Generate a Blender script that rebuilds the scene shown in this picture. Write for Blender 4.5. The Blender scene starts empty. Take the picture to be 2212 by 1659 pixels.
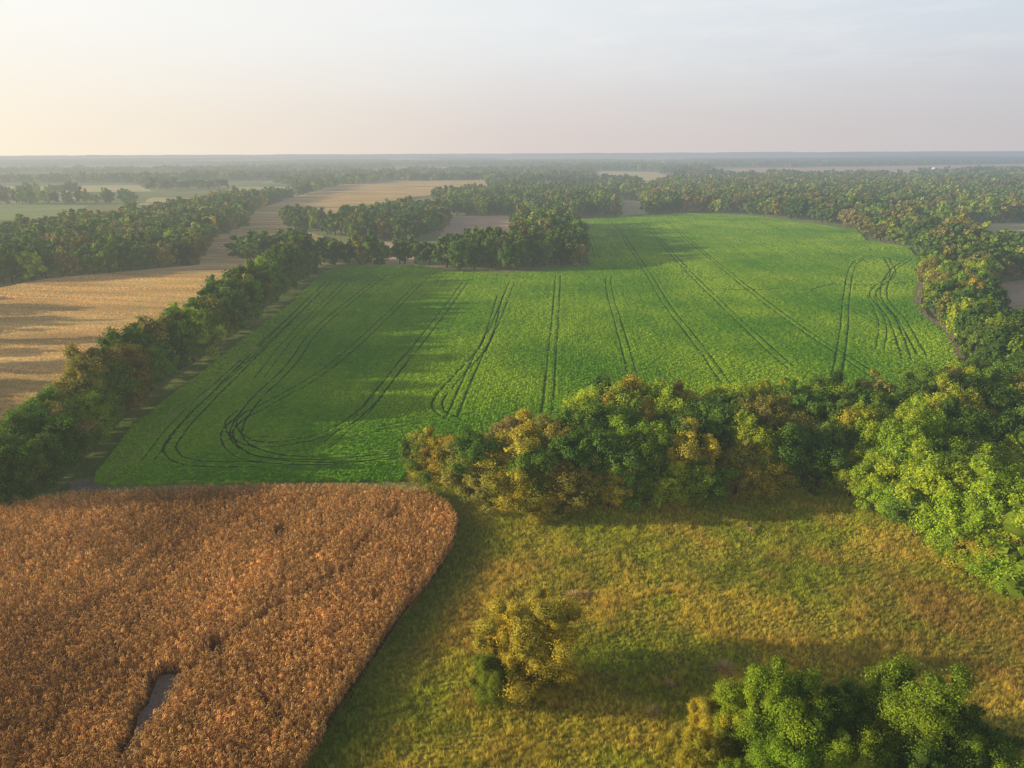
import bpy, bmesh, math, random
import numpy as np
from mathutils import Matrix, Vector
random.seed(3); rng=np.random.default_rng(7)
S=bpy.context.scene; COL=S.collection
S.view_settings.view_transform='Standard'; S.view_settings.look='None'; S.view_settings.exposure=0
H=55.0; F=1536.0; TH=math.radians(18.0); ROLL=0.0045
# ---------- unproject image pixels from the camera to positions on the land ----------
def P(x,y,z=0.0):
    y2=y+(x-1106)*ROLL; x2=x-(y-829.5)*ROLL
    u=(x2-1106)/F; v=(y2-829.5)/F
    fw=math.cos(TH)-v*math.sin(TH); dn=math.sin(TH)+v*math.cos(TH)
    t=(H-z)/dn
    return (u*t,fw*t)
def PL(l): return np.array([P(*p) for p in l])
def pix(X,Y,Z=0):
    fx=Y*math.cos(TH)+(H-Z)*math.sin(TH); d=(H-Z)*math.cos(TH)-Y*math.sin(TH)
    return 1106+F*X/fx, 829.5+F*d/fx
def vn(x,y,seed=0):
    x=np.asarray(x,float)+seed*17.3; y=np.asarray(y,float)-seed*9.1
    xi=np.floor(x);yi=np.floor(y);fx=x-xi;fy=y-yi
    fx=fx*fx*(3-2*fx);fy=fy*fy*(3-2*fy)
    h=lambda a,b:np.modf(np.abs(np.sin(a*127.1+b*311.7+seed)*43758.5453))[0]
    return (h(xi,yi)*(1-fx)+h(xi+1,yi)*fx)*(1-fy)+(h(xi,yi+1)*(1-fx)+h(xi+1,yi+1)*fx)*fy
def fbm(x,y,seed=0,o=3):
    r=0;a=.5;t=0
    for i in range(o):
        r=r+a*vn(x*2**i,y*2**i,seed+i);t+=a;a*=.5
    return r/t
def inpoly(px,py,poly):
    n=len(poly);c=np.zeros(len(px),bool);j=n-1
    for i in range(n):
        xi,yi=poly[i];xj,yj=poly[j]
        if yi!=yj:
            c^=((yi>py)!=(yj>py))&(px<(xj-xi)*(py-yi)/(yj-yi)+xi)
        j=i
    return c
def grid(poly,s,jit=.4,ang=0,sy=None):
    sy=sy or s
    ca,sa=math.cos(ang),math.sin(ang)
    q=np.stack([poly[:,0]*ca+poly[:,1]*sa,-poly[:,0]*sa+poly[:,1]*ca],1)
    a,b=q.min(0),q.max(0)
    X,Y=np.meshgrid(np.arange(a[0],b[0],s),np.arange(a[1],b[1],sy));X=X.ravel();Y=Y.ravel()
    X=X+rng.uniform(-jit,jit,len(X))*s;Y=Y+rng.uniform(-.45,.45,len(Y))*sy
    x=X*ca-Y*sa;y=X*sa+Y*ca
    m=inpoly(x,y,poly);return x[m],y[m]
def dist_poly(px,py,line):
    d=np.full(len(px),1e9)
    for (ax,ay),(bx,by) in zip(line[:-1],line[1:]):
        vx,vy=bx-ax,by-ay;L=vx*vx+vy*vy+1e-9
        t=np.clip(((px-ax)*vx+(py-ay)*vy)/L,0,1)
        d=np.minimum(d,np.hypot(px-ax-t*vx,py-ay-t*vy))
    return d
def smooth(pts,n=8):
    pts=np.array(pts);out=[]
    p=np.vstack([2*pts[0]-pts[1],pts,2*pts[-1]-pts[-2]])
    for i in range(1,len(p)-2):
        for t in np.arange(0,1,1/n):
            out.append(.5*((2*p[i])+(-p[i-1]+p[i+1])*t+(2*p[i-1]-5*p[i]+4*p[i+1]-p[i+2])*t*t+(-p[i-1]+3*p[i]-3*p[i+1]+p[i+2])*t**3))
    out.append(pts[-1]);return np.array(out)
# ---------- materials ----------
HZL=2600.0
def new_mat(name):
    m=bpy.data.materials.new(name);m.use_nodes=True;nt=m.node_tree;nt.nodes.clear()
    try:m.cycles.emission_sampling='NONE'
    except Exception:pass
    return m,nt
def N(nt,t,**k):
    n=nt.nodes.new(t)
    for a,b in k.items():
        if a.startswith('_'): n.inputs[int(a[1:])].default_value=b
        else: setattr(n,a,b)
    return n
def paint_haze(nt,sh):  # haze painted as a glow mixed into the material, stronger with distance from origin
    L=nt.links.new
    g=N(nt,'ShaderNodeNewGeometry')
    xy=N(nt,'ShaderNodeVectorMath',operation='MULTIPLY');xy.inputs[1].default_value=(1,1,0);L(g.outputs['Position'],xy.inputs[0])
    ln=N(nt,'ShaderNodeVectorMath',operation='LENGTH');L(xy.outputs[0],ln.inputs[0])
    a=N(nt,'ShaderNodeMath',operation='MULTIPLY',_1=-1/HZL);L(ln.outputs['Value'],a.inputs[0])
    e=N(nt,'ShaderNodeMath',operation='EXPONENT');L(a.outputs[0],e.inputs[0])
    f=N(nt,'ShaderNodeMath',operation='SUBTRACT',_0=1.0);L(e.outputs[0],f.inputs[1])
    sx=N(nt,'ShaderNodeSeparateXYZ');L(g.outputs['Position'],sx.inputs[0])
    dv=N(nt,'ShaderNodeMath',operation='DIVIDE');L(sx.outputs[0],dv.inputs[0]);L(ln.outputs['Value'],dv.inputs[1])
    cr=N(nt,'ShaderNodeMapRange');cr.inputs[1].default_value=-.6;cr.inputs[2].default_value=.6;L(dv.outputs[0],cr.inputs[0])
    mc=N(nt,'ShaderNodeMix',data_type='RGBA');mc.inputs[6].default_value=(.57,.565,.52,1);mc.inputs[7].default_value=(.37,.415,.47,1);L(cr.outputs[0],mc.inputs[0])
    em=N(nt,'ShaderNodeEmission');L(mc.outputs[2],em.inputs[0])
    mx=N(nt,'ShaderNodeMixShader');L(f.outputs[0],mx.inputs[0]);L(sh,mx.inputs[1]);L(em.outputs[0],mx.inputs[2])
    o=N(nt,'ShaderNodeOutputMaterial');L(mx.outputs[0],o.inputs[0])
def leaf_mat(name,src,trans=.3,gain=1.0,base=None,hue=None):
    m,nt=new_mat(name);L=nt.links.new
    if src=='obj': c=N(nt,'ShaderNodeObjectInfo').outputs['Color']
    elif src=='inst': c=N(nt,'ShaderNodeAttribute',attribute_type='INSTANCER',attribute_name='tint').outputs['Color']
    else:
        r=N(nt,'ShaderNodeRGB');r.outputs[0].default_value=(*base,1);c=r.outputs[0]
    if hue:
        g0=N(nt,'ShaderNodeNewGeometry');nz=N(nt,'ShaderNodeTexNoise');nz.inputs['Scale'].default_value=hue;nz.inputs['Detail'].default_value=5;nz.inputs['Roughness'].default_value=.65;L(g0.outputs['Position'],nz.inputs[0])
        mr=N(nt,'ShaderNodeMapRange');mr.inputs[1].default_value=.42;mr.inputs[2].default_value=.68;L(nz.outputs[0],mr.inputs[0])
        hm_=N(nt,'ShaderNodeVectorMath',operation='MULTIPLY');hm_.inputs[1].default_value=(1.65,1.38,.85);L(c,hm_.inputs[0])
        mm=N(nt,'ShaderNodeMix',data_type='RGBA');L(mr.outputs[0],mm.inputs[0]);L(c,mm.inputs[6]);L(hm_.outputs[0],mm.inputs[7]);c=mm.outputs[2]
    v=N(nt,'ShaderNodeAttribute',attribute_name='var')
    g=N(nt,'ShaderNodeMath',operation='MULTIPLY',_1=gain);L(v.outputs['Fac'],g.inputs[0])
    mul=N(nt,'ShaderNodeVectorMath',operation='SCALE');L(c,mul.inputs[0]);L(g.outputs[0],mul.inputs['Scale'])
    d=N(nt,'ShaderNodeBsdfDiffuse');L(mul.outputs[0],d.inputs[0])
    t=N(nt,'ShaderNodeBsdfTranslucent');L(mul.outputs[0],t.inputs[0])
    x=N(nt,'ShaderNodeMixShader',_0=trans);L(d.outputs[0],x.inputs[1]);L(t.outputs[0],x.inputs[2])
    paint_haze(nt,x.outputs[0]);return m
def ground_mat(name,cols,scale=.05,detail=8,bump=.5,bscale=1.5,fine=.35,rowang=None,rowsc=1.3,rowamt=.25,stretch=(1,1,1),gain=1.25):
    m,nt=new_mat(name);L=nt.links.new
    tc=N(nt,'ShaderNodeNewGeometry')
    mp=N(nt,'ShaderNodeMapping');mp.inputs['Scale'].default_value=stretch;L(tc.outputs['Position'],mp.inputs[0])
    n=N(nt,'ShaderNodeTexNoise');n.inputs['Scale'].default_value=scale;n.inputs['Detail'].default_value=detail;n.inputs['Roughness'].default_value=.6;L(mp.outputs[0],n.inputs[0])
    r=N(nt,'ShaderNodeValToRGB');el=r.color_ramp.elements
    while len(el)<len(cols): el.new(.5)
    for e,(p,c) in zip(el,cols): e.position=p;e.color=(*[min(.9,q*gain) for q in c],1)
    L(n.outputs[0],r.inputs[0])
    f=N(nt,'ShaderNodeTexNoise');f.inputs['Scale'].default_value=bscale;f.inputs['Detail'].default_value=5;f.inputs['Roughness'].default_value=.7;L(tc.outputs['Position'],f.inputs[0])
    mr=N(nt,'ShaderNodeMapRange');mr.inputs[1].default_value=.3;mr.inputs[2].default_value=.7;mr.inputs[3].default_value=1-fine;mr.inputs[4].default_value=1+fine;L(f.outputs[0],mr.inputs[0])
    val=mr.outputs[0]
    if rowang is not None:
        mp2=N(nt,'ShaderNodeMapping');mp2.inputs['Rotation'].default_value=(0,0,-rowang);L(tc.outputs['Position'],mp2.inputs[0])
        mp3=N(nt,'ShaderNodeMapping');mp3.inputs['Scale'].default_value=(1,.03,1);L(mp2.outputs[0],mp3.inputs[0])
        w=N(nt,'ShaderNodeTexNoise');w.inputs['Scale'].default_value=rowsc;w.inputs['Detail'].default_value=3;L(mp3.outputs[0],w.inputs[0])
        m2=N(nt,'ShaderNodeMapRange');m2.inputs[1].default_value=.35;m2.inputs[2].default_value=.65;m2.inputs[3].default_value=1-rowamt;m2.inputs[4].default_value=1+rowamt;L(w.outputs[0],m2.inputs[0])
        mm=N(nt,'ShaderNodeMath',operation='MULTIPLY');L(val,mm.inputs[0]);L(m2.outputs[0],mm.inputs[1]);val=mm.outputs[0]
    mul=N(nt,'ShaderNodeVectorMath',operation='SCALE');L(r.outputs[0],mul.inputs[0]);L(val,mul.inputs['Scale'])
    d=N(nt,'ShaderNodeBsdfDiffuse');L(mul.outputs[0],d.inputs[0])
    b=N(nt,'ShaderNodeBump');b.inputs['Strength'].default_value=bump;b.inputs['Distance'].default_value=.5;L(val,b.inputs['Height']);L(b.outputs[0],d.inputs['Normal'])
    paint_haze(nt,d.outputs[0]);return m
# ---------- mesh utilities ----------
def mesh_np(name,V,Fq,Ft=None,mats=(),var=None,mi=None):
    me=bpy.data.meshes.new(name)
    Fq=np.asarray(Fq,int).reshape(-1,4)
    arr=Fq.ravel();st=np.arange(len(Fq))*4;tt=np.full(len(Fq),4)
    if Ft is not None and len(Ft):
        Ft=np.asarray(Ft,int).reshape(-1,3)
        st=np.concatenate([st,len(arr)+np.arange(len(Ft))*3]);tt=np.concatenate([tt,np.full(len(Ft),3)]);arr=np.concatenate([arr,Ft.ravel()])
    me.vertices.add(len(V));me.vertices.foreach_set('co',np.asarray(V,np.float32).ravel())
    me.loops.add(len(arr));me.loops.foreach_set('vertex_index',arr.astype(np.int32))
    me.polygons.add(len(st));me.polygons.foreach_set('loop_start',st.astype(np.int32));me.polygons.foreach_set('loop_total',tt.astype(np.int32))
    for m in mats: me.materials.append(m)
    if mi is not None: me.polygons.foreach_set('material_index',np.asarray(mi,np.int32))
    me.update(calc_edges=True)
    if var is not None:
        a=me.attributes.new('var','FLOAT','FACE');a.data.foreach_set('value',np.asarray(var,np.float32))
    return me
def obj(name,me,**k):
    o=bpy.data.objects.new(name,me);COL.objects.link(o)
    for a,b in k.items(): o[a]=b
    return o
def unit(n):
    v=rng.normal(size=(n,3));return v/np.linalg.norm(v,axis=1,keepdims=True)
def diamonds(c,n,s,asp=.62):
    r=unit(len(c));t=np.cross(n,r);t/=np.linalg.norm(t,axis=1,keepdims=True)+1e-9
    b=np.cross(n,t);s=s[:,None]
    V=np.stack([c+t*s,c+b*s*asp,c-t*s,c-b*s*asp],1).reshape(-1,3)
    return V,np.arange(len(c)*4).reshape(-1,4)
bm=bmesh.new();bmesh.ops.create_icosphere(bm,subdivisions=2,radius=1)
ICV=np.array([v.co[:] for v in bm.verts]);ICF=np.array([[v.index for v in f.verts] for f in bm.faces]);bm.free()
def crown(Hh,R,nl,nsub,nleaf,leaf,core=True,lo=-.85,cz=.52,vz=.46,ls=(.26,.44),ql=.48,qh=.82,taper=0.0,cr_=.7,fz=1.35):
    C=np.array([0,0,Hh*cz])
    k=np.arange(nl)+.5;ph=np.arccos(1-(1-lo)*k/nl);tht=math.pi*(1+5**.5)*k+rng.uniform(0,6)
    d=np.stack([np.cos(tht)*np.sin(ph),np.sin(tht)*np.sin(ph),np.cos(ph)],1)+rng.normal(size=(nl,3))*.16
    rad=np.array([R,R,Hh*vz]);q=rng.uniform(ql,qh,nl)
    lc=C+d*rad*q[:,None];lr=R*rng.uniform(*ls,nl)
    if taper==0:
        low=d[:,2]<-.2;hr=np.hypot(lc[:,0],lc[:,1])+1e-6;tgt=R*rng.uniform(.4,.7,nl)
        f=np.where(low,np.maximum(1,tgt/hr),1);lc[:,0]*=f;lc[:,1]*=f
    lc[:,2]=np.clip(lc[:,2],lr*.8,Hh-lr*.9)
    li=rng.integers(0,nl,nl*nsub)
    sd=unit(nl*nsub)*1.0+ (lc[li]-C)/R*.8; sd/=np.linalg.norm(sd,axis=1,keepdims=True)
    sc=lc[li]+sd*(lr[li]*rng.uniform(.55,1.15,len(li)))[:,None];sr=lr[li]*rng.uniform(.18,.55,len(li))
    subv=rng.uniform(.7,1.25,len(li))
    si=rng.integers(0,len(li),nleaf)
    ld=unit(nleaf);p=sc[si]+ld*(sr[si]*rng.uniform(.3,fz,nleaf))[:,None]
    n=(p-lc[li[si]]);n/=np.linalg.norm(n,axis=1,keepdims=True)+1e-9
    n=n+ld*.4+unit(nleaf)*.75;n/=np.linalg.norm(n,axis=1,keepdims=True)
    V,Fq=diamonds(p,n,leaf*rng.uniform(.6,1.3,nleaf))
    var=subv[si]*rng.uniform(.7,1.3,nleaf)
    Ft=np.zeros((0,3),int)
    if core:
        for c,r in zip(lc,lr):
            w=ICV*(1+.25*rng.normal(size=(len(ICV),1))*.5)*r*cr_+c
            Ft=np.vstack([Ft,ICF+len(V)]);V=np.vstack([V,w])
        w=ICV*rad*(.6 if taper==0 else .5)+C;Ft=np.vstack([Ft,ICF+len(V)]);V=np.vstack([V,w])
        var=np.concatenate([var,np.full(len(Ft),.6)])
    V[:,2]=np.maximum(V[:,2],.15)
    return V,Fq,Ft,var,lc
def tube(p0,p1,r0,r1,n=7):
    p0=np.array(p0,float);p1=np.array(p1,float);d=p1-p0;d/=np.linalg.norm(d)
    a=np.cross(d,[.3,.9,.1]);a/=np.linalg.norm(a);b=np.cross(d,a)
    t=np.arange(n)*2*math.pi/n
    ring=np.cos(t)[:,None]*a+np.sin(t)[:,None]*b
    V=np.vstack([p0+ring*r0,p1+ring*r1]);i=np.arange(n);j=(i+1)%n
    return V,np.stack([i,j,j+n,i+n],1)
def trunk(Hh,lc,r=.28):
    V=np.zeros((0,3));Fq=np.zeros((0,4),int)
    pts=[(0,0,-.3),(.1,.05,Hh*.2),(-.05,.1,Hh*.4),(.1,0,Hh*.7)];rr=[r*1.5,r,r*.75,r*.3]
    segs=[(pts[i],pts[i+1],rr[i],rr[i+1]) for i in range(3)]
    for c in lc[::2]:
        z=max(Hh*.12,c[2]*.5);segs.append(((0,0,z),tuple(c),r*.45,r*.1))
    for s in segs:
        v,f=tube(*s);Fq=np.vstack([Fq,f+len(V)]);V=np.vstack([V,v])
    return V,Fq
bark=ground_mat('bark',[(.3,(.06,.045,.03)),(.7,(.12,.09,.065))],scale=2,bscale=6,bump=.6)
LM=leaf_mat('foliage','obj',.34,2.0,hue=.35);LI=leaf_mat('foliage_massed','inst',.34,1.95)
TH0=14.0
def tree_parts(R,nl,nsub,nleaf,leaf,**k):
    V,Fq,Ft,var,lc=crown(TH0,R,nl,nsub,nleaf,leaf,**k)
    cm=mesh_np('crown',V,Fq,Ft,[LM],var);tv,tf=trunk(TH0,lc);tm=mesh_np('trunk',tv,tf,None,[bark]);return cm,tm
def tree_single(R,nl,nsub,nleaf,leaf,mat,trk=True,**k):
    V,Fq,Ft,var,lc=crown(TH0,R,nl,nsub,nleaf,leaf,**k)
    tv,tf=trunk(TH0,lc[:6]) if trk else (np.zeros((0,3)),np.zeros((0,4),int))
    nq=len(Fq);Fq2=np.vstack([Fq,tf+len(V)]);V2=np.vstack([V,tv])
    var2=np.concatenate([var[:nq],np.ones(len(tf)),var[nq:]])
    mi=np.concatenate([np.zeros(nq),np.ones(len(tf)),np.zeros(len(Ft))])
    return mesh_np('tree',V2,Fq2,Ft,[mat,bark],var2,mi)
HK=dict(ls=(.15,.33),ql=.42,qh=.92,fz=1.7,cr_=.62)
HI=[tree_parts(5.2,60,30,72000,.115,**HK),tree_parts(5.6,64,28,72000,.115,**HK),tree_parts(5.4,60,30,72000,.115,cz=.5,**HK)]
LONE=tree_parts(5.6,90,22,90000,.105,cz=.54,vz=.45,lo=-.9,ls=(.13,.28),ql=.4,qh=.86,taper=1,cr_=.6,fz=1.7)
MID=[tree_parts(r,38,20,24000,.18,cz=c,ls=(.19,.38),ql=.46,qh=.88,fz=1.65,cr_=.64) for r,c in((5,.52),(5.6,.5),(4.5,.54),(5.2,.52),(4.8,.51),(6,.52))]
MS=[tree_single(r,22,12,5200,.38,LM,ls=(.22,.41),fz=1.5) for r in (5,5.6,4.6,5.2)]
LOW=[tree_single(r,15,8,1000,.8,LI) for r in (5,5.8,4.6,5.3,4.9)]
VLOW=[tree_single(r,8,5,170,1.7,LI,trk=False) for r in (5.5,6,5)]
def srcs(ms): return [bpy.data.objects.new('source',m) for m in ms]
def scatter(name,x,y,z,rot,scl,tint,idx,sources,**props):
    n=len(x);me=bpy.data.meshes.new(name);me.vertices.add(n)
    me.vertices.foreach_set('co',np.stack([x,y,z],1).astype(np.float32).ravel())
    r=np.zeros((n,3),np.float32)
    if np.ndim(rot)==2: r[:]=rot
    else: r[:,2]=rot
    me.attributes.new('rot','FLOAT_VECTOR','POINT').data.foreach_set('vector',r.ravel())
    me.attributes.new('scl','FLOAT_VECTOR','POINT').data.foreach_set('vector',np.asarray(scl,np.float32).ravel())
    t=np.ones((n,4),np.float32);t[:,:3]=tint
    me.attributes.new('tint','FLOAT_COLOR','POINT').data.foreach_set('color',t.ravel())
    me.attributes.new('pick','INT','POINT').data.foreach_set('value',np.asarray(idx,np.int32))
    o=obj(name,me,**props)
    g=bpy.data.node_groups.new(name+'_scatter','GeometryNodeTree')
    g.interface.new_socket('Geometry',in_out='INPUT',socket_type='NodeSocketGeometry');g.interface.new_socket('Geometry',in_out='OUTPUT',socket_type='NodeSocketGeometry')
    L=g.links.new;gi=g.nodes.new('NodeGroupInput');go=g.nodes.new('NodeGroupOutput')
    ip=g.nodes.new('GeometryNodeInstanceOnPoints');L(gi.outputs[0],ip.inputs['Points'])
    jn=g.nodes.new('GeometryNodeJoinGeometry')
    for s in reversed(sources):
        oi=g.nodes.new('GeometryNodeObjectInfo');oi.inputs['Object'].default_value=s
        gt=g.nodes.new('GeometryNodeGeometryToInstance');L(oi.outputs['Geometry'],gt.inputs[0]);L(gt.outputs[0],jn.inputs[0])
    L(jn.outputs[0],ip.inputs['Instance']);ip.inputs['Pick Instance'].default_value=True
    def na(nm,ty):
        a=g.nodes.new('GeometryNodeInputNamedAttribute');a.data_type=ty;a.inputs['Name'].default_value=nm;return a.outputs['Attribute']
    L(na('pick','INT'),ip.inputs['Instance Index']);L(na('scl','FLOAT_VECTOR'),ip.inputs['Scale'])
    e=g.nodes.new('FunctionNodeEulerToRotation');L(na('rot','FLOAT_VECTOR'),e.inputs[0]);L(e.outputs[0],ip.inputs['Rotation'])
    L(ip.outputs[0],go.inputs[0])
    m=o.modifiers.new('scatter','NODES');m.node_group=g;return o
# ---------- field outlines ----------
CORN=PL([(-500,1120,2),(-200,1090,2),(0,1078,2),(200,1055,2),(400,1047,2),(700,1042,2),(850,1045,2),(925,1057,2),(968,1080,2),(986,1110,2),(980,1150,2),(945,1215,2),(882,1290,2),(800,1400,2),(738,1490,2),(688,1570,2),(628,1659,2),(556,1790,2),(-500,1790,2)])
SOY=PL([(205,1047),(215,1020),(288,925),(412,826),(545,720),(632,655),(700,588),(760,574),(900,574),(960,588),(1100,592),(1275,578),(1262,530),(1225,478),(1330,469),(1500,461),(1640,468),(1750,483),(1850,498),(1872,520),(1962,535),(1989,570),(1987,600),(1976,640),(1994,680),(2040,718),(2064,758),(2075,810),(2000,880),(1700,930),(1400,960),(1050,985),(900,1000),(868,1042),(600,1043),(400,1046)])
LCORN=PL([(-700,700),(-300,655),(0,632),(100,612),(300,592),(430,580),(438,545),(470,515),(525,495),(548,460),(640,427),(730,402),(850,393),(1048,391),(1060,414),(900,427),(790,449),(700,470),(625,500),(700,515),(690,545),(640,575),(560,640),(450,720),(330,800),(180,900),(60,1010),(-60,1085),(-300,1120),(-900,1100)])
def sheet(name,poly,z,mat,step=6,jit=.5,skirt=False,**props):
    pts=[]
    n=len(poly)
    for i in range(n):
        a=poly[i];b=poly[(i+1)%n];L=np.linalg.norm(b-a);k=max(1,int(L/step))
        for t in range(k): pts.append(a+(b-a)*t/k+rng.uniform(-jit,jit,2))
    bm=bmesh.new();vs=[bm.verts.new((p[0],p[1],z)) for p in pts];f=bm.faces.new(vs)
    f.normal_update()
    if f.normal.z<0: f.normal_flip()
    if skirt:
        lv=[bm.verts.new((p[0],p[1],.02)) for p in pts];m=len(vs)
        for i in range(m):
            bm.faces.new((vs[i],lv[i],lv[(i+1)%m],vs[(i+1)%m]))
    bmesh.ops.triangulate(bm,faces=[f]);me=bpy.data.meshes.new(name);bm.to_mesh(me);bm.free();me.materials.append(mat)
    return obj(name,me,kind='structure',**props)
# ---------- ground ----------
gm=ground_mat('open_ground',[(.3,(.13,.17,.05)),(.45,(.28,.27,.10)),(.55,(.17,.23,.07)),(.7,(.45,.36,.18))],scale=.0035,detail=3,bscale=.3,stretch=(1,.5,1))
R0=45000
me=mesh_np('ground',[(-R0,-R0,0),(R0,-R0,0),(R0,R0,0),(-R0,R0,0)],[[0,1,2,3]],None,[gm]);obj('ground',me,kind='structure')
mead=ground_mat('meadow',[(.3,(.17,.19,.03)),(.45,(.27,.25,.05)),(.55,(.33,.28,.06)),(.7,(.35,.26,.07))],scale=.09,detail=7,bscale=2,fine=.35)
MEADOW=np.array([(-60,25),(190,25),(240,150),(60,160),(-40,125),(-15,112),(-30,60)])
sheet('meadow_ground',MEADOW,.01,mead,jit=0)
soil=ground_mat('corn_soil',[(.3,(.09,.055,.03)),(.7,(.18,.12,.07))],scale=.3,bscale=3)
sheet('corn_field_soil',CORN,.03,soil)
pale=ground_mat('pale_soil',[(.3,(.27,.22,.17)),(.7,(.40,.34,.27))],scale=.8,bscale=4,fine=.3)
GAP=PL([(345,1462),(372,1455),(398,1465),(380,1500),(362,1545),(322,1585),(295,1625),(270,1660),(258,1650),(280,1610),(290,1570),(318,1520),(328,1490)])
sheet('bare_soil',GAP,.06,pale,step=1,jit=.25)
soym=ground_mat('soy_canopy',[(.25,(.10,.26,.012)),(.42,(.15,.32,.014)),(.58,(.25,.41,.018)),(.75,(.38,.48,.035))],scale=.022,detail=9,bump=1.0,bscale=1.1,fine=.3,rowang=math.radians(-4),rowsc=.8,rowamt=.18)
sheet('soy_field',SOY,.45,soym,step=5,jit=.6,skirt=True)
tanm=ground_mat('ripe_corn_canopy',[(.3,(.38,.30,.10)),(.45,(.58,.38,.16)),(.55,(.68,.45,.19)),(.7,(.78,.54,.22))],scale=.02,detail=5,bump=.8,bscale=1.2,fine=.2,rowang=math.radians(75),rowsc=.3,rowamt=.2,stretch=(.5,2.2,1))
sheet('ripe_corn_field',LCORN,1.9,tanm,step=5,jit=.8,skirt=True)
dry=ground_mat('grassy_margin',[(.3,(.12,.17,.03)),(.6,(.18,.22,.045)),(.8,(.30,.27,.09))],scale=.1,bscale=2)
MARG=PL([(120,1062),(150,1035),(235,925),(390,810),(512,715),(612,640),(685,578),(722,580),(640,668),(560,735),(545,762),(430,850),(320,945),(235,1030),(215,1055)])
sheet('field_margin',MARG,.06,dry,step=4,jit=.5)
edge=ground_mat('thin_soy_edge',[(.35,(.18,.29,.025)),(.6,(.32,.34,.06)),(.75,(.40,.35,.12))],scale=.12,bscale=1.5)
sheet('sparse_field_edge',PL([(232,1040),(250,1000),(330,925),(425,850),(470,800),(535,740),(556,752),(548,770),(500,790),(440,850),(350,930),(300,985),(262,1040)]),.53,edge,step=3,jit=.7)
dirt=ground_mat('dirt',[(.3,(.24,.17,.11)),(.7,(.38,.28,.2))],scale=.3,bscale=3)
def ribbon(line,w,z,wj=.15):
    line=np.array(line);d=np.gradient(line,axis=0);d/=np.linalg.norm(d,axis=1,keepdims=True)+1e-9
    nrm=np.stack([-d[:,1],d[:,0]],1);n=len(line)
    wa=w*.5*(1+wj*rng.normal(size=(n,1)));wb=w*.5*(1+wj*rng.normal(size=(n,1)))
    V=np.zeros((2*n,3));V[:n,:2]=line+nrm*wa;V[n:,:2]=line-nrm*wb;V[:,2]=z
    i=np.arange(n-1);return V,np.stack([i+n,i+n+1,i+1,i],1)
V,Fq=ribbon(smooth(PL([(1999,575),(1991,615),(1980,650),(1998,685),(2042,712),(2062,745),(2072,778)])),2.8,.5)
V[:,2]=.52
obj('dirt_track',mesh_np('dirt_track',V,Fq,None,[dirt]),kind='structure')
sheet('bare_soil_patch',PL([(155,1066),(150,1040),(200,1030),(225,1048),(215,1060)]),.08,dirt,step=2,jit=.3)
def patch(name,pts,z,mat): sheet(name,PL(pts),z,mat,step=15,jit=3)
pink=ground_mat('stubble',[(.3,(.54,.35,.20)),(.7,(.68,.46,.28))],scale=.02,bscale=.5,fine=.2)
lgreen=ground_mat('pasture',[(.3,(.24,.30,.10)),(.7,(.38,.38,.16))],scale=.01,bscale=.2,fine=.2)
yel=ground_mat('dry_pasture',[(.3,(.46,.40,.17)),(.7,(.64,.53,.25))],scale=.01,bscale=.2,fine=.2)
patch('stubble_field',[(950,510),(972,466),(1114,466),(1114,505)],.1,pink)
patch('stubble_strip',[(775,575),(790,518),(890,530),(900,575)],.1,pink)
patch('clearing',[(1340,468),(1332,430),(1392,436),(1402,462)],.1,yel)
FARP=[]
for nm,pts,mt in [('pasture',[(-200,482),(-200,440),(190,443),(170,470)],lgreen),('far_field',[(-200,420),(-200,404),(300,400),(330,414)],yel),
  ('far_field',[(300,442),(330,426),(470,430),(480,442)],yel),('far_pasture',[(880,390),(890,377),(1040,377),(1045,390)],lgreen),
  ('far_field',[(1245,393),(1300,370),(1420,372),(1470,391)],yel),('far_field',[(1480,384),(1540,365),(1900,359),(2400,351),(2400,368),(1950,378)],pink),
  ('far_pasture',[(-200,394),(-200,379),(420,377),(400,390)],lgreen),('far_field',[(560,397),(600,386),(760,386),(740,396)],lgreen),
  ('clearing',[(2120,615),(2240,602),(2500,620),(2500,850),(2300,790),(2180,740),(2135,690)],pink),('clearing',[(2065,500),(2085,484),(2500,474),(2500,550),(2120,552)],yel),
  ('far_field',[(1700,351),(2400,341),(2400,347),(1750,357)],yel),('far_field',[(-200,370),(-200,362),(600,358),(620,366)],lgreen),
  ('far_field',[(700,371),(900,361),(1200,363),(1150,373)],yel),('far_field',[(1150,358),(1500,350),(1550,358)],lgreen),('far_field',[(480,420),(500,404),(640,404),(600,418)],yel)]:
    patch(nm,pts,.12,mt);FARP.append(PL(pts))
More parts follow.
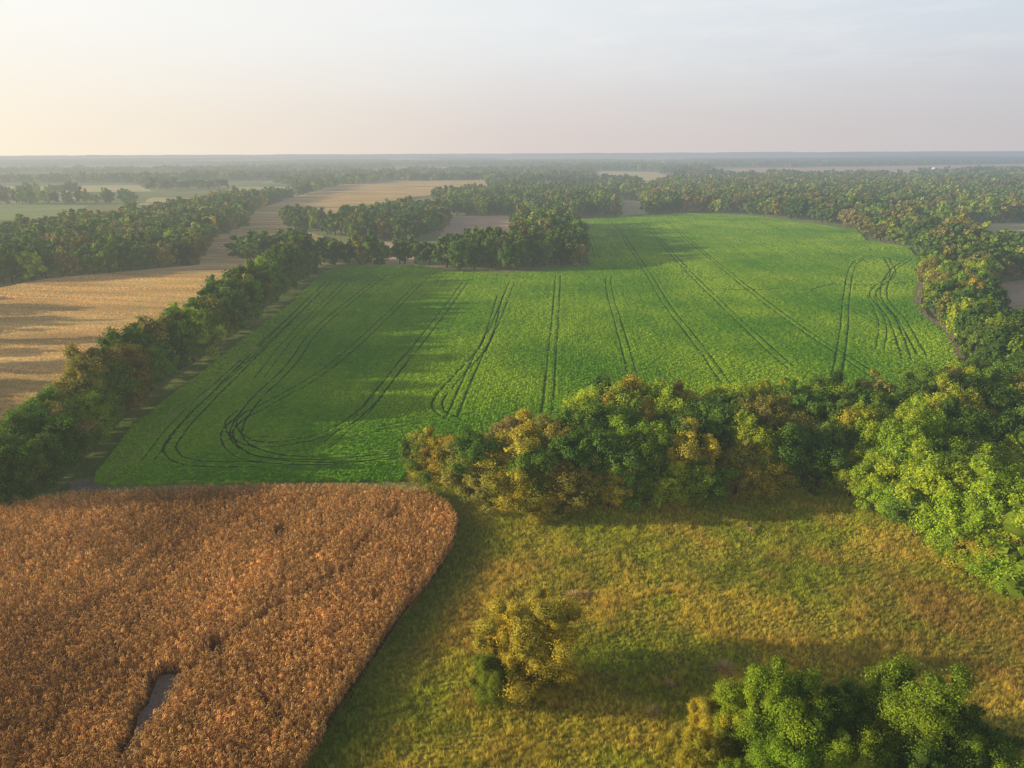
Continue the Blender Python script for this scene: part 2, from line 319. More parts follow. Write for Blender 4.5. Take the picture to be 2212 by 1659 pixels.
# ---------- sprayer tracks in the soy ----------
TR=[[(1205,597),(1198,700),(1190,800),(1180,900)],[(1345,596),(1315,600),(1318,640),(1335,700),(1362,800),(1380,880)],
[(1325,480),(1385,570),(1440,660),(1510,750),(1600,880)],[(1390,480),(1470,570),(1590,690),(1710,800)],[(1440,480),(1560,580),(1700,690),(1850,790),(1940,850)],
[(1480,475),(1620,560),(1760,630),(1920,710)],[(1105,612),(1070,700),(1020,800),(975,905)],[(1080,640),(1050,740),(990,815),(950,862),(948,890),(985,912)],
[(1005,612),(940,700),(860,800),(790,885),(720,935),(640,958),(560,965),(512,945),(500,915),(525,890)],
[(905,615),(800,720),(700,805),(590,870),(510,915),(492,950),(530,990),(650,1003),(770,998),(865,980)],
[(835,592),(700,700),(630,790),(550,870),(512,930),(525,965),(590,990),(720,998),(860,990)],
[(710,610),(640,680),(540,780),(430,890),(375,955),(372,985),(420,1005),(560,1008)],
[(650,670),(520,790),(400,900),(320,1000)],[(530,952),(700,952),(850,925),(960,905)],
[(1890,553),(1845,572),(1828,640),(1822,720),(1805,820)],[(1915,560),(1928,595),(1885,635),(1925,690),(1958,780)],[(1965,560),(1925,590),(1908,640),(1945,690),(1990,770)],
[(1640,478),(1780,540),(1900,600)],[(1265,480),(1290,560)],
[(880,770),(800,880),(740,935),(690,975),(600,985)],[(760,600),(640,720),(560,820)],[(1880,640),(1905,700),(1900,760)]]
TRK=[]
tv=np.zeros((0,3));tf=np.zeros((0,4),int)
for ti,t in enumerate(TR):
    l=smooth(PL(t),10);d=np.gradient(l,axis=0);d/=np.linalg.norm(d,axis=1,keepdims=True);nr=np.stack([-d[:,1],d[:,0]],1)
    thin=ti in(12,13,17,18,5) or ti>=19
    for s in(-1,1):
        q=l+nr*s*1.15;TRK.append(q)
        a,b=ribbon(q,.24 if thin else .45,.475,.4);tf=np.vstack([tf,b+len(tv)]);tv=np.vstack([tv,a])
l=smooth(PL([(1560,627),(1640,628),(1700,624),(1750,628),(1800,616),(1880,618),(1982,610)]),10);TRK.append(l);a,b=ribbon(l,1.1,.475,.5);tf=np.vstack([tf,b+len(tv)]);tv=np.vstack([tv,a])
trm=ground_mat('wheel_track',[(.3,(.03,.08,.012)),(.7,(.07,.13,.02))],scale=.4,bscale=2)  # track soil and the shade between plants, both put into this dark colour
obj('wheel_tracks',mesh_np('wheel_tracks',tv,tf,None,[trm]),kind='structure')
# ---------- crops ----------
def corn_plant(seed):
    Vs=[];Fs=[];vr=[];n=0
    def add(v,f,br):
        nonlocal n
        Vs.append(np.array(v));Fs.append(np.array(f)+n);n+=len(v);vr.extend([br]*len(f))
    v,f=tube((0,0,0),(.03,.02,2.1),.018,.01,3);add(v,f,.7)
    for k in range(16):
        z=.35+k*.115;a=rng.uniform(0,6.28);L=rng.uniform(.18,.42);c,s=math.cos(a),math.sin(a);w=.034
        r=[(0,z),(L*.5,z+.07),(L*.9,z-.04),(L,z-.16)];ww=[.02,w,w*.8,.01]
        v=[]
        for (d,zz),wd in zip(r,ww): v+= [(d*c-wd*s,d*s+wd*c,zz),(d*c+wd*s,d*s-wd*c,zz)]
        add(v,[[0,1,3,2],[2,3,5,4],[4,5,7,6]],rng.uniform(.45,1.5))
    return mesh_np('corn',np.vstack(Vs),np.vstack(Fs),None,[CM],vr)
CM=leaf_mat('corn_leaf','inst',.25,1.75)
corn=srcs([corn_plant(i) for i in range(7)])
rowa=math.radians(-15.6)
x,y=grid(CORN,.76,.07,rowa,.17)
keep=~inpoly(x,y,GAP)
for cx,cy,r in[(603,1150,1.0),(815,1295,.9),(465,1400,1.3),(560,1130,.6),(250,1290,.6),(690,1120,.5),(380,1230,.5)]:
    c=P(cx,cy,1);keep&=np.hypot(x-c[0],y-c[1])>r*(.7+.6*vn(x*1.5,y*1.5,3))
for ln,w in[([(400,1460),(520,1370),(640,1290),(770,1225)],.36),([(0,1260),(150,1165),(330,1110)],.3),([(860,1110),(800,1160),(760,1200)],.35),([(560,1500),(620,1560)],.4)]:
    keep&=dist_poly(x,y,PL([(a,b,1) for a,b in ln]))>w*(.1+1.4*vn(x*.3,y*.3,4))
keep&=rng.uniform(0,1,len(x))>.05+.3*np.clip(fbm(x*.4,y*.4,77)-.6,0,1)*3
px_,py_=pix(x,y,2);keep&=(px_>-80)&(py_<1760)
x,y=x[keep],y[keep];n=len(x)
f=(fbm(x*.05,y*.05,2)-.5)*1.4+.45+(fbm(x*.6,y*.6,6)-.5)*.9+rng.uniform(-.3,.3,n)
f=np.clip(f,0,1)[:,None];tint=(1-f)*np.array([.34,.175,.055])+f*np.array([.64,.375,.125])
rowc=x*math.cos(rowa)+y*math.sin(rowa);rw=(.85+.3*vn(np.round(rowc/.76)*.7,(y*.02),12))[:,None]
tint*=rng.uniform(.6,1.3,(n,1))*rw
sc=np.ones((n,3))*rng.uniform(.84,1.1,(n,1))
tilt=np.zeros((n,3));tilt[:,0]=rng.normal(0,.09,n);tilt[:,1]=rng.normal(0,.09,n);tilt[:,2]=rng.uniform(0,6.28,n)
scatter('corn_crop',x,y,np.full(n,.03),tilt,sc,tint,rng.integers(0,7,n),corn,kind='stuff',label='dry brown standing corn crop in dense rows',category='corn')
print('corn',n)
x,y=grid(LCORN,.95,.3,rowa,.75)
px_,py_=pix(x,y,2);k=(px_>-60)&(y<330);x,y=x[k],y[k];n=len(x)
f=np.clip(fbm(x*.015,y*.1,5)*2.4-.7+rng.uniform(-.06,.06,n),0,1)[:,None]
tint=((1-f)*np.array([.52,.34,.12])+f*np.array([.90,.58,.2]))*rng.uniform(.9,1.1,(n,1))
gb=np.clip((fbm(x*.01,y*.06,15)-.55)*5,0,1)[:,None];tint=tint*(1-gb*.5)+np.array([.5,.42,.12])*gb*.5
tilt=np.zeros((n,3));tilt[:,:2]=rng.normal(0,.1,(n,2));tilt[:,2]=rng.uniform(0,6.28,n)
scatter('ripe_corn_crop',x,y,np.full(n,0.12),tilt,np.ones((n,3))*[1.5,1.5,1]*rng.uniform(.9,1.05,(n,1)),tint,rng.integers(0,7,n),corn,kind='stuff',label='golden ripe corn crop beside a tree hedgerow',category='corn')
print('lcorn',n)
SM=leaf_mat('soy_leaf','inst',.35,1.45)
def soy(seed):
    m=34;d=unit(m);d[:,2]=abs(d[:,2]);p=d*np.array([.48,.48,.34])*rng.uniform(.7,1.05,(m,1))
    nn=d+unit(m)*.6;nn[:,2]+=.2;nn/=np.linalg.norm(nn,axis=1,keepdims=True)
    V,Fq=diamonds(p,nn,rng.uniform(.1,.17,m),.8);return mesh_np('soy',V,Fq,None,[SM],rng.uniform(.8,1.25,m))
soys=srcs([soy(i) for i in range(4)])
x,y=grid(SOY,.8,.2,math.radians(-4),.9)
k=rng.uniform(0,1,len(x))<np.clip(1.3-y/400,.22,1);x,y=x[k],y[k]
dd=np.full(len(x),1e9)
for q in TRK:
    lo=q.min(0)-3;hi=q.max(0)+3;mm=(x>lo[0])&(x<hi[0])&(y>lo[1])&(y<hi[1]);dd[mm]=np.minimum(dd[mm],dist_poly(x[mm],y[mm],q[::2] if len(q)>20 else q))
k=dd>.40;x,y,dd=x[k],y[k],dd[k];n=len(x)
f=np.clip(fbm(x*.03,y*.03,8)*2.1-.55+(fbm(x*.25,y*.05,18)-.5)*.6+rng.uniform(-.12,.12,n),0,1)[:,None]
tint=((1-f)*np.array([.12,.29,.013])+f*np.array([.36,.47,.025]))*rng.uniform(.9,1.1,(n,1))
scatter('soy_crop',x,y,np.full(n,.36),rng.uniform(0,6.28,n),np.ones((n,3))*rng.uniform(.75,1.3,(n,1)),tint,rng.integers(0,4,n),soys,kind='stuff',label='bright green leafy soybean crop marked with wheel tracks',category='soybean')
print('soy',n)
GM=leaf_mat('grass_blade','inst',.45,1.7)
def tuft(seed,hh=.6,sp=.35,m=26):
    a=rng.uniform(0,6.28,m);r=rng.uniform(0,sp*.5,m);l=hh*rng.uniform(.5,1.1,m);o=sp*rng.uniform(.2,1,m)
    b=np.stack([r*np.cos(a),r*np.sin(a),np.zeros(m)],1);t=b+np.stack([o*np.cos(a),o*np.sin(a),l],1)
    w=np.stack([-np.sin(a),np.cos(a),np.zeros(m)],1)*.03
    V=np.stack([b-w,b+w,t],1).reshape(-1,3);return mesh_np('tuft',V,np.zeros((0,4)),np.arange(3*m).reshape(-1,3),[GM],rng.uniform(.7,1.3,m))
tufts=srcs([tuft(i) for i in range(4)])
x,y=grid(MEADOW,.38,.45)
px_,py_=pix(x,y,0);k=(px_>-30)&(px_<2260)&(py_<1740)&~inpoly(x,y,CORN)&~inpoly(x,y,SOY);x,y=x[k],y[k];n=len(x)
a=fbm(x*.09,y*.12,11,4);b=fbm(x*.30,y*.30,12,3);fcorn=dist_poly(x,y,CORN)
c0=np.array([.30,.31,.035]);c1=np.array([.50,.41,.07]);c2=np.array([.46,.32,.08]);c3=np.array([.36,.40,.03])
w1=np.clip((a-.3)*3,0,1)[:,None];w2=np.clip((b-.5)*4,0,1)[:,None];w3=np.clip((fbm(x*.14,y*.18,21)-.52)*5,0,1)[:,None]
tint=c0*(1-w1)+c1*w1;tint=tint*(1-w2*.5)+c2*w2*.5;tint=tint*(1-w3*.6)+c3*w3*.6
rust=np.zeros(n)
for cx,cy,r in[(2080,1340,10),(1950,1260,4),(990,1340,5),(1020,1230,3),(930,1400,4),(2180,1420,9),(1240,1295,2.5)]:
    c=P(cx,cy);rust=np.maximum(rust,np.exp(-((x-c[0])**2+(y-c[1])**2)/(r*r)))
rust=(.75*rust*np.clip(fbm(x*.25,y*.25,33)*2-.2,0,1))[:,None];tint=tint*(1-rust)+np.array([.42,.25,.07])*rust
g=np.clip(1-(fcorn-2.0)/5,0,1)[:,None];tint=tint*(1-g*.75)+np.array([.13,.20,.03])*g*.75
tint*=rng.uniform(.72,1.28,(n,1))
cl=vn(x*.9,y*.9,61)
sz=rng.uniform(.5,1.1,(n,1))*(.45+.7*b[:,None]+.5*(cl[:,None]**2))
scatter('meadow_grass',x,y,np.zeros(n),rng.uniform(0,6.28,n),np.ones((n,3))*sz,tint,rng.integers(0,4,n),tufts,kind='stuff',label='rough ochre and green meadow grass with weeds',category='grass')
print('grass',n)
# ---------- trees ----------
GR={'dark':(.052,.096,.016),'mid':(.08,.132,.02),'bright':(.145,.21,.018),'lime':(.19,.235,.022),'yellow':(.25,.22,.03),'olive':(.14,.138,.03),'tan':(.18,.15,.05)}
KEYS=list(GR);GA=np.array([GR[k] for k in KEYS])
T=[]
def addpts(x,y,hh,weights,grp,hv=.18):
    for a,b in zip(x,y):
        T.append((a,b,hh*random.uniform(1-hv,1+hv)/TH0,random.choices(range(7),weights)[0],grp))
def region(pts,s,hh,w,grp,jit=.38):
    x,y=grid(PL(pts),s,jit);addpts(x,y,hh,w,grp)
def row(pts,sp,off,hh,w,grp,hv=.18,skip=0):
    l=smooth(PL(pts),20);seg=np.r_[0,np.cumsum(np.linalg.norm(np.diff(l,axis=0),axis=1))]
    for o in off:
        t=np.arange(random.uniform(0,sp),seg[-1],sp);t=t+rng.uniform(-.25,.25,len(t))*sp
        t=t[rng.uniform(0,1,len(t))>=skip]
        x=np.interp(t,seg,l[:,0])+o+rng.uniform(-.8,.8,len(t));y=np.interp(t,seg,l[:,1])+rng.uniform(-.8,.8,len(t));addpts(x,y,hh,w,grp,hv)
#          dark mid bright lime yellow olive tan
HW=(5,5,.6,.2,0,1.6,.1)
row([(30,1100),(95,1062),(140,1035),(240,925)],4.8,(-2.0,-6.5),11,HW,'trees of the field hedgerow',.15)
row([(255,915),(390,812),(512,718)],5.2,(-2.0,-6.5),13.3,HW,'trees of the field hedgerow',.32)
row([(520,712),(612,642),(685,578)],5.5,(-2.2,-7),15,HW,'trees of the field hedgerow',.3)
row([(-330,1000),(-260,860),(-230,760),(-200,690),(-170,655)],9,(0,),13,HW,'trees of the far wood',.3,.5)
BW=(4,5,1.5,1.8,.7,3,.2)
region([(905,1015),(1000,1060),(1100,1105),(1220,1112),(1350,1092),(1500,1076),(1640,1064),(1760,1050),(1830,1060),(1900,790,13),(1840,808,12),(1700,806,12),(1600,826,12),(1420,816,12),(1300,846,12),(1130,884,11),(1010,912,10),(900,975,8)],5.6,12.5,BW,'trees of the wooded belt')
row([(915,1020),(1000,1063),(1100,1108),(1220,1114),(1350,1094),(1500,1078),(1640,1066),(1800,1052)],5.2,(0,),9.5,(3,4,2,2,1,4,.5),'trees of the wooded belt',.3)
for i,t in enumerate(T):
    if t[4]=='trees of the wooded belt' and t[0]<10:
        T[i]=(t[0],t[1],t[2]*.84,random.choices(range(7),(.5,2.5,.5,2.2,1.8,4,1))[0],t[4])
BR=(.8,2.5,7,3,.4,.8,.0)
region([(1820,1070),(1950,1140),(2080,1210),(2200,1280),(2320,1360),(2330,940,12),(2230,925,12),(2000,880,12),(1860,860,12)],5.6,12.5,BR,'bright green woodland edge trees')
row([(1800,1062),(1880,1105),(1980,1160),(2080,1215),(2180,1275),(2280,1340)],4.8,(0,),9,BR,'bright green woodland edge trees',.25)
row([(1850,1060),(1980,1130),(2100,1190),(2230,1270)],5.5,(2.5,),12,BR,'bright green woodland edge trees',.2)
region([(1910,870,12),(2030,900,12),(2330,930,12),(2400,780,12),(2110,788,12),(2060,776,12),(1960,826,12)],6.0,13,(4,5,2,1,.8,3,.2),'trees of the wooded belt')
region([(1996,590),(2002,640),(2012,690),(2062,718),(2086,770),(2096,810),(2600,900),(2600,560),(2005,560)],6.4,12.5,(3,5,2,1,.4,2.4,.1),'trees beside the soybean field')
region([(945,577),(1010,586),(1100,586),(1256,573),(1243,520),(1210,478),(1195,452,14),(1115,447,14),(1125,485,14),(1100,500,14),(960,507,14)],7,15,(5,5,.6,.2,0,1.5,.1),'trees of a copse')
row([(690,572),(780,572),(870,570),(945,574)],6.5,(0,),13.5,(6,4,.2,0,0,1,0),'trees of a copse')
row([(690,566),(760,566),(820,562)],7,(0,),13,(6,4,.2,0,0,1,0),'trees of a copse')
region([(515,566),(610,566),(690,540),(600,540),(520,552)],8,12,(6,4,.2,0,0,1,0),'trees of a copse')
region([(612,495),(690,497),(690,478),(615,480)],8,13,(6,4,.2,0,0,1,0),'trees of a copse')
region([(690,505),(790,522),(900,520),(960,498),(975,470),(955,432,14),(870,432,14),(760,444,14),(700,464,14)],8,14,(6,4,.2,0,0,1.4,0),'trees of a copse')
region([(-500,650),(-200,622),(0,616),(200,598),(380,579),(428,574),(433,538),(522,494),(542,459),(640,425),(725,400),(700,398,14),(560,408,14),(420,425,14),(250,450,14),(0,478,14),(-500,500,14)],7.5,14,(5,5,.8,.4,.1,2,0),'trees of the far wood')
region([(985,468),(1112,466),(1200,474),(1330,466),(1330,432),(1340,395,14),(1065,394,14),(1065,420),(930,430)],9,14,(5,5,.8,.2,0,2,.1),'trees of the far wood')
region([(1395,462),(1500,458),(1640,465),(1760,480),(1858,495),(1880,520),(1966,531),(1996,558),(2006,590),(2600,600),(2600,372,14),(2200,378,14),(1800,376,14),(1450,380,14),(1400,392,14),(1340,400,14),(1345,430),(1390,436)],9,14,(3,4,1,.8,.05,4.5,.4),'trees of the far wood')
xs=np.arange(-3200,3600,11.);ys=np.arange(560,4600,11.);X,Y=np.meshgrid(xs,ys);X=(X+rng.uniform(-5,5,X.shape)).ravel();Y=(Y+rng.uniform(-5,5,Y.shape)).ravel()
ok=np.abs(X)<Y*.85+80
X,Y=X[ok],Y[ok]
wm=fbm(X/520,Y/340,31,3);hed=np.abs(np.modf(np.abs(X/430+.2*vn(Y/300,X/900,3)))[0]-.5)<.02
hed2=np.abs(np.modf(np.abs(Y/380+.3*vn(X/400,Y/900,5)))[0]-.5)<.026
k=(wm>.55)|hed|hed2
for p in FARP+[LCORN,SOY]+[PL([(940,514),(970,462),(1120,462),(1120,508)]),PL([(1330,470),(1328,428),(1396,432),(1405,465)])]: k&=~inpoly(X,Y,p)
pxx,pyy=pix(X,Y,0)
k&=~((pyy>430)&(pxx<560)&(pyy>470))&~((pxx>560)&(pyy>425))
k&=~((pxx>1390)&(pyy>395))
X,Y=X[k],Y[k]
far=[(a,b,random.uniform(.85,1.35),random.choices(range(7),(4,5,.7,.4,.05,2.5,.1))[0],'far') for a,b in zip(X,Y)]
clr=[p for p in FARP]
arr=np.array([(t[0],t[1]) for t in T]);bad=np.zeros(len(arr),bool)
for p in clr: bad|=inpoly(arr[:,0],arr[:,1],p)
pxa,pya=pix(arr[:,0],arr[:,1])
bad|=inpoly(arr[:,0],arr[:,1],LCORN)&(pxa>-150)&(arr[:,1]>200)&np.array([t[4]=='trees of the far wood' for t in T])
T=[t for t,b in zip(T,bad) if not b]
T.sort(key=lambda t:t[0]**2+t[1]**2)
LAB={'dark':'dense dark green broadleaf tree','mid':'full green broadleaf tree','bright':'bright green leafy tree','lime':'lime green leafy tree','yellow':'yellowing broadleaf tree','olive':'olive green broadleaf tree','tan':'tan brown autumn tree'}
WH={'trees of the field hedgerow':'in the hedgerow beside the soybean field','trees of the wooded belt':'in the wooded belt beside the meadow','bright green woodland edge trees':'at the edge of the meadow','trees beside the soybean field':'beside the soybean field','trees of a copse':'in a copse between the fields','trees of the far wood':'in the wood beside the corn field'}
def place(x,y,sx,sz,col,cm,tm,label,group=None,cat='tree',name='tree',z=0):
    e=bpy.data.objects.new(name,None);COL.objects.link(e);e.empty_display_size=1
    e.location=(x,y,z);e.rotation_euler=(0,0,random.uniform(0,6.28));e.scale=(sx,sx,sz)
    e['label']=label;e['category']=cat
    if group:e['group']=group
    for nm,m in(('trunk',tm),('crown',cm)):
        c=bpy.data.objects.new(nm,m);COL.objects.link(c);c.parent=e;c.color=(*col,1)
    return e
def vary(c,a=.18):
    v=random.uniform(1-a,1+a);return tuple(min(1,q*v*random.uniform(.95,1.05)) for q in c)
NI=288;cnt=0;rest=[]
for t in T:
    px_,py_=pix(t[0],t[1],7)
    vis=-60<px_<2270 and py_<1750
    if vis and cnt<NI:
        cnt+=1;kk=KEYS[t[3]];col=vary(GR[kk]);d=math.hypot(t[0],t[1]);lab=LAB[kk]+' '+WH[t[4]]
        w=random.uniform(.85,1.15)*(0.6+.4*t[2])
        if d<190:
            cm,tm=random.choice(MID);place(t[0],t[1],w,t[2],col,cm,tm,lab,t[4])
        else:
            o=obj('tree',random.choice(MS),label=lab,category='tree',group=t[4]);o.location=(t[0],t[1],0);o.scale=(w,w,t[2]);o.rotation_euler=(0,0,random.uniform(0,6.28));o.color=(*col,1)
    else: rest.append(t)
print('individual',cnt,'rest',len(rest),'far',len(far),'last d',d)
allr=rest+far
A=np.array([(t[0],t[1],t[2],t[3]) for t in allr]);n=len(A)
d=np.hypot(A[:,0],A[:,1]);idx=np.where(d<1300,rng.integers(0,5,n),5+rng.integers(0,3,n))
big=vn(A[:,0]/14,A[:,1]/14,9)
tint=GA[A[:,3].astype(int)]*rng.uniform(.82,1.18,(n,1))*np.array([1.1,1.02,1.0])
w=rng.uniform(.9,1.35,n)*np.where(d>1300,1.35,1.0)
scatter('woodland',A[:,0],A[:,1],np.zeros(n),rng.uniform(0,6.28,n),np.stack([w,w,A[:,2]*(.8+.45*big)],1),tint,idx,srcs(LOW+VLOW),kind='stuff',label='distant green broadleaf woodland between farm fields',category='woodland')
for (x,y,z,w,h,c,v) in [(1690,1430,11.5,.78,12.3,'bright',0),(1830,1490,8.5,.55,9,'mid',2),(1985,1465,10.5,.85,11.3,'bright',1),(1850,1590,7.5,.6,8,'lime',2),(2110,1530,9.0,.62,9.6,'mid',0),(1590,1495,7,.5,7.8,'lime',2),(1700,1605,7.5,.66,8.2,'bright',1),(2000,1645,7.5,.7,8,'mid',2),(1535,1525,5,.38,6,'yellow',1),(1600,1660,5.5,.5,6.5,'bright',0),(1530,1600,4.5,.4,5.5,'yellow',2),(2140,1610,6.5,.55,7.5,'bright',1)]:
    X_,Y_=P(x,y,z);cm,tm=HI[v];place(X_,Y_,w,h/TH0,vary(tuple(q*.85 for q in GR[c]),.2),cm,tm,('yellow-tinged small tree' if c=='yellow' else LAB[c])+' in a clump on the meadow','clump of meadow trees')
X_,Y_=P(1150,1472);cm,tm=LONE;place(X_,Y_,.95,10.6/TH0,(.25,.215,.03),cm,tm,'yellow-green broadleaf tree standing alone on the meadow')
X_,Y_=P(1072,1515);cm,tm=HI[1];place(X_,Y_,.46,5.6/TH0,(.10,.13,.018),cm,tm,'dark green bushy shrub beside the lone meadow tree',cat='shrub',name='shrub')
X_,Y_=P(1175,1492);place(X_,Y_,.52,5.2/TH0,(.19,.17,.025),HI[0][0],HI[0][1],'olive green shrub growing against the lone meadow tree',cat='shrub',name='shrub')
DM=leaf_mat('dry_stem','fix',.45,base=(.62,.47,.22),gain=1.2)
def dshrub():
    m=420;d=unit(m);d[:,2]=abs(d[:,2])*.8+.1
    l=rng.uniform(.5,1.3,m)[:,None];b=d*.05;t=d*l
    w=np.cross(d,[0,0,1.]);w/=np.linalg.norm(w,axis=1,keepdims=True)+1e-9;w*=.025
    V=np.stack([b-w,b+w,t+w*.5,t-w*.5],1).reshape(-1,3);return mesh_np('dry_shrub',V,np.arange(4*m).reshape(-1,4),None,[DM],rng.uniform(.7,1.3,m))
ds=dshrub()
for (x,y,s) in[(1565,1448,1.3),(1445,1480,.7),(1410,1540,.9),(1235,1290,1.1),(1262,1286,.8),(1620,1150,.9)]:
    X_,Y_=P(x,y);o=obj('dry_shrub',ds,label='bleached dry weed clump standing in meadow grass',category='shrub',group='dry weed clumps in the meadow');o.location=(X_,Y_,.1);o.scale=(s,s,s*.7);o.rotation_euler=(0,0,random.uniform(0,6))
# ---------- far rolling country ----------
nr,na=150,420
r=np.geomspace(4300,30000,nr);a=np.linspace(-.82,.82,na);RR,AA=np.meshgrid(r,a,indexing='ij')
X=RR*np.sin(AA);Y=RR*np.cos(AA);wm=fbm(X/900,Y/1500,41,3)
hill=np.clip(fbm(X/3500,Y/2500,51,3)-.35,0,1)*85*np.clip((RR-4300)/5000,0,1)
Z=hill+np.where(wm>.52,11+rng.uniform(-3,5,wm.shape),-.5)
V=np.stack([X,Y,Z],-1).reshape(-1,3);i,j=np.meshgrid(np.arange(nr-1),np.arange(na-1),indexing='ij');b=(i*na+j).ravel()
Fq=np.stack([b,b+na,b+na+1,b+1],1)
hm,nt=new_mat('far_country');at=N(nt,'ShaderNodeAttribute',attribute_name='wood');mx=N(nt,'ShaderNodeMix',data_type='RGBA');mx.inputs[6].default_value=(.62,.50,.28,1);mx.inputs[7].default_value=(.07,.10,.035,1);nt.links.new(at.outputs['Fac'],mx.inputs[0])
dd_=N(nt,'ShaderNodeBsdfDiffuse');nt.links.new(mx.outputs[2],dd_.inputs[0]);paint_haze(nt,dd_.outputs[0])
me=mesh_np('hills',V,Fq,None,[hm]);me.attributes.new('wood','FLOAT','POINT').data.foreach_set('value',(wm>.52).astype(np.float32).ravel())
obj('hills',me,kind='structure')
# ---------- far farm buildings ----------
wh,nt=new_mat('white_metal');d_=N(nt,'ShaderNodeBsdfDiffuse');d_.inputs[0].default_value=(.8,.8,.78,1);paint_haze(nt,d_.outputs[0])
rf,nt=new_mat('roof_metal');d_=N(nt,'ShaderNodeBsdfDiffuse');d_.inputs[0].default_value=(.7,.7,.7,1);paint_haze(nt,d_.outputs[0])
dk,nt=new_mat('dark_opening');d_=N(nt,'ShaderNodeBsdfDiffuse');d_.inputs[0].default_value=(.05,.05,.05,1);paint_haze(nt,d_.outputs[0])
def barn(x,y,L,W,hh):
    X_,Y_=P(x,y);e=obj('barn',None,label='long white metal farm building among fields',category='barn',group='white farm buildings');e.location=(X_,Y_,0);e.rotation_euler=(0,0,.15)
    l,w=L/2,W/2
    V=[(-l,-w,0),(l,-w,0),(l,w,0),(-l,w,0),(-l,-w,hh),(l,-w,hh),(l,w,hh),(-l,w,hh),(-l,0,hh*1.5),(l,0,hh*1.5)]
    m=mesh_np('wall',V,[[0,1,5,4],[2,3,7,6],[1,2,6,5],[3,0,4,7]],[[5,6,9],[7,4,8]],[wh]);o=obj('wall',m);o.parent=e
    V=[(-l-.5,-w-.6,hh-.1),(l+.5,-w-.6,hh-.1),(l+.5,0,hh*1.5+.15),(-l-.5,0,hh*1.5+.15),(-l-.5,w+.6,hh-.1),(l+.5,w+.6,hh-.1)]
    m=mesh_np('roof',V,[[0,1,2,3],[3,2,5,4]],None,[rf]);o=obj('roof',m);o.parent=e
    V=[(-3,-w-.05,0),(3,-w-.05,0),(3,-w-.05,hh*.8),(-3,-w-.05,hh*.8)];o=obj('door',mesh_np('door',V,[[0,1,2,3]],None,[dk]));o.parent=e
barn(2025,370,30,14,8);barn(1970,345,90,30,12);barn(1700,354,40,20,9)
# ---------- camera ----------
cd=bpy.data.cameras.new('camera');cam=bpy.data.objects.new('camera',cd);COL.objects.link(cam)
cd.sensor_width=36;cd.lens=36*F/2212;cd.clip_end=100000;cd.clip_start=.5
cam.matrix_world=Matrix.Translation((0,0,H))@Matrix.Rotation(math.radians(72),4,'X')@Matrix.Rotation(-ROLL,4,'Z')
S.camera=cam
# ---------- light ----------
EL=math.radians(12);AZ=math.radians(3)
to=Vector((math.cos(EL)*math.cos(AZ),math.cos(EL)*math.sin(AZ),-math.sin(EL)))
sd=bpy.data.lights.new('sun','SUN');sd.energy=5;sd.angle=math.radians(.6);sd.color=(1,.89,.64)
so=bpy.data.objects.new('sun',sd);COL.objects.link(so);so.rotation_euler=to.to_track_quat('-Z','Y').to_euler()
w=bpy.data.worlds.new('World');S.world=w;w.use_nodes=True;nt=w.node_tree;nt.nodes.clear();L=nt.links.new
tc=N(nt,'ShaderNodeTexCoord');nm=N(nt,'ShaderNodeVectorMath',operation='NORMALIZE');L(tc.outputs['Generated'],nm.inputs[0])
sp=N(nt,'ShaderNodeSeparateXYZ');L(nm.outputs[0],sp.inputs[0])
sk=N(nt,'ShaderNodeTexSky');sk.sky_type='NISHITA';sk.sun_disc=False;sk.sun_elevation=EL
sk.sun_rotation=math.atan2(-to.x,-to.y)
sk.altitude=300;sk.dust_density=3
sc_=N(nt,'ShaderNodeVectorMath',operation='SCALE');sc_.inputs['Scale'].default_value=.12;L(sk.outputs[0],sc_.inputs[0])
hx=N(nt,'ShaderNodeVectorMath',operation='MULTIPLY');hx.inputs[1].default_value=(1,1,0);L(nm.outputs[0],hx.inputs[0])
hn=N(nt,'ShaderNodeVectorMath',operation='NORMALIZE');L(hx.outputs[0],hn.inputs[0]);hs=N(nt,'ShaderNodeSeparateXYZ');L(hn.outputs[0],hs.inputs[0])
az=N(nt,'ShaderNodeMapRange');az.inputs[1].default_value=-1;az.inputs[2].default_value=1;L(hs.outputs[0],az.inputs[0])
def ramp(stops,fac):
    r=N(nt,'ShaderNodeValToRGB');el=r.color_ramp.elements
    while len(el)<len(stops): el.new(.5)
    for e,(p,c) in zip(el,stops): e.position=p;e.color=(*c,1)
    L(fac,r.inputs[0]);return r.outputs[0]
hor=ramp([(0,(1.0,.92,.74)),(.2,(1.0,.89,.71)),(.5,(.72,.645,.61)),(.8,(.57,.545,.56)),(1,(.50,.50,.54))],az.outputs[0])
up=ramp([(0,(1.0,.98,.91)),(.2,(1.0,.98,.92)),(.5,(.82,.85,.865)),(.8,(.64,.71,.78)),(1,(.54,.62,.72))],az.outputs[0])
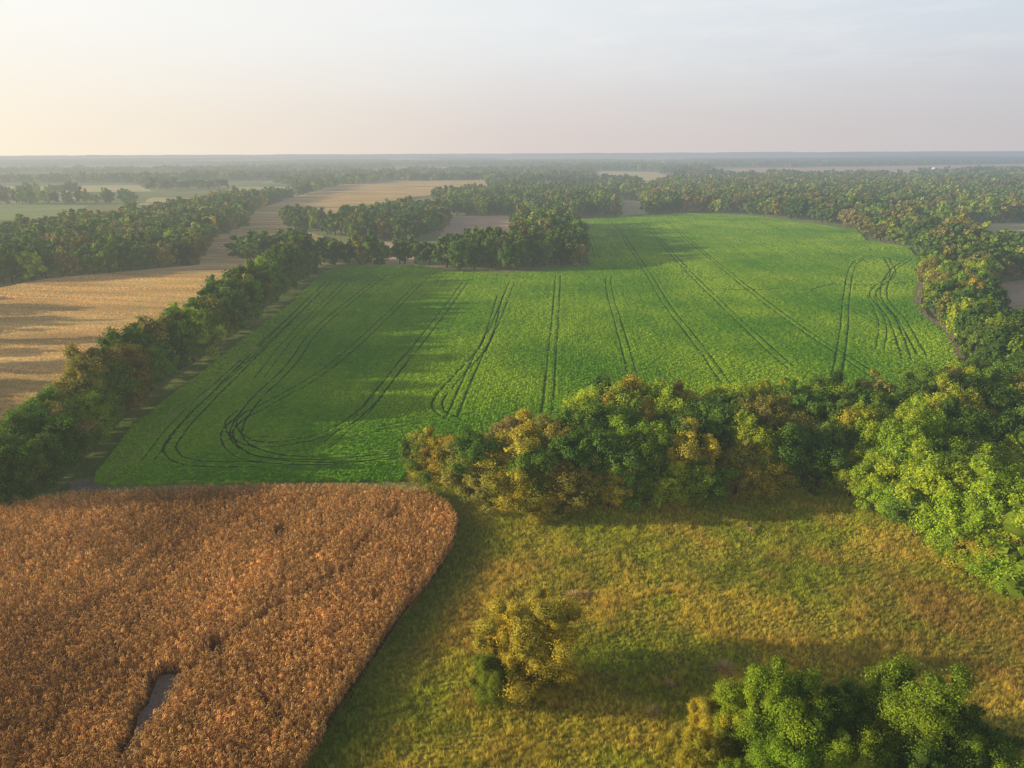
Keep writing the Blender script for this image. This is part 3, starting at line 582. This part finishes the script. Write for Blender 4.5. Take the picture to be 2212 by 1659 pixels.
e1=N(nt,'ShaderNodeMapRange',interpolation_type='SMOOTHSTEP');e1.inputs[1].default_value=.0;e1.inputs[2].default_value=.17;L(sp.outputs[2],e1.inputs[0])
m1=N(nt,'ShaderNodeMix',data_type='RGBA');L(e1.outputs[0],m1.inputs[0]);L(hor,m1.inputs[6]);L(up,m1.inputs[7])
mp=N(nt,'ShaderNodeMapping');mp.inputs['Scale'].default_value=(2.2,2.2,13);mp.inputs['Rotation'].default_value=(.12,.2,.4);L(nm.outputs[0],mp.inputs[0])
cn=N(nt,'ShaderNodeTexNoise');cn.inputs['Scale'].default_value=3;cn.inputs['Detail'].default_value=8;cn.inputs['Roughness'].default_value=.65;L(mp.outputs[0],cn.inputs[0])
cr=N(nt,'ShaderNodeMapRange');cr.inputs[1].default_value=.46;cr.inputs[2].default_value=.72;cr.inputs[3].default_value=0;cr.inputs[4].default_value=.36;L(cn.outputs[0],cr.inputs[0])
ce=N(nt,'ShaderNodeMapRange');ce.inputs[1].default_value=.05;ce.inputs[2].default_value=.15;L(sp.outputs[2],ce.inputs[0])
cm_=N(nt,'ShaderNodeMath',operation='MULTIPLY');L(cr.outputs[0],cm_.inputs[0]);L(ce.outputs[0],cm_.inputs[1])
m2=N(nt,'ShaderNodeMix',data_type='RGBA');L(cm_.outputs[0],m2.inputs[0]);L(m1.outputs[2],m2.inputs[6]);m2.inputs[7].default_value=(.92,.90,.89,1)
e2=N(nt,'ShaderNodeMapRange',interpolation_type='SMOOTHSTEP');e2.inputs[1].default_value=.19;e2.inputs[2].default_value=.56;L(sp.outputs[2],e2.inputs[0])
m3=N(nt,'ShaderNodeMix',data_type='RGBA');L(e2.outputs[0],m3.inputs[0]);L(m2.outputs[2],m3.inputs[6]);L(sc_.outputs[0],m3.inputs[7])
bg=N(nt,'ShaderNodeBackground');bg.inputs[1].default_value=1;L(m3.outputs[2],bg.inputs[0]);ow=N(nt,'ShaderNodeOutputWorld');L(bg.outputs[0],ow.inputs[0])
print('done')
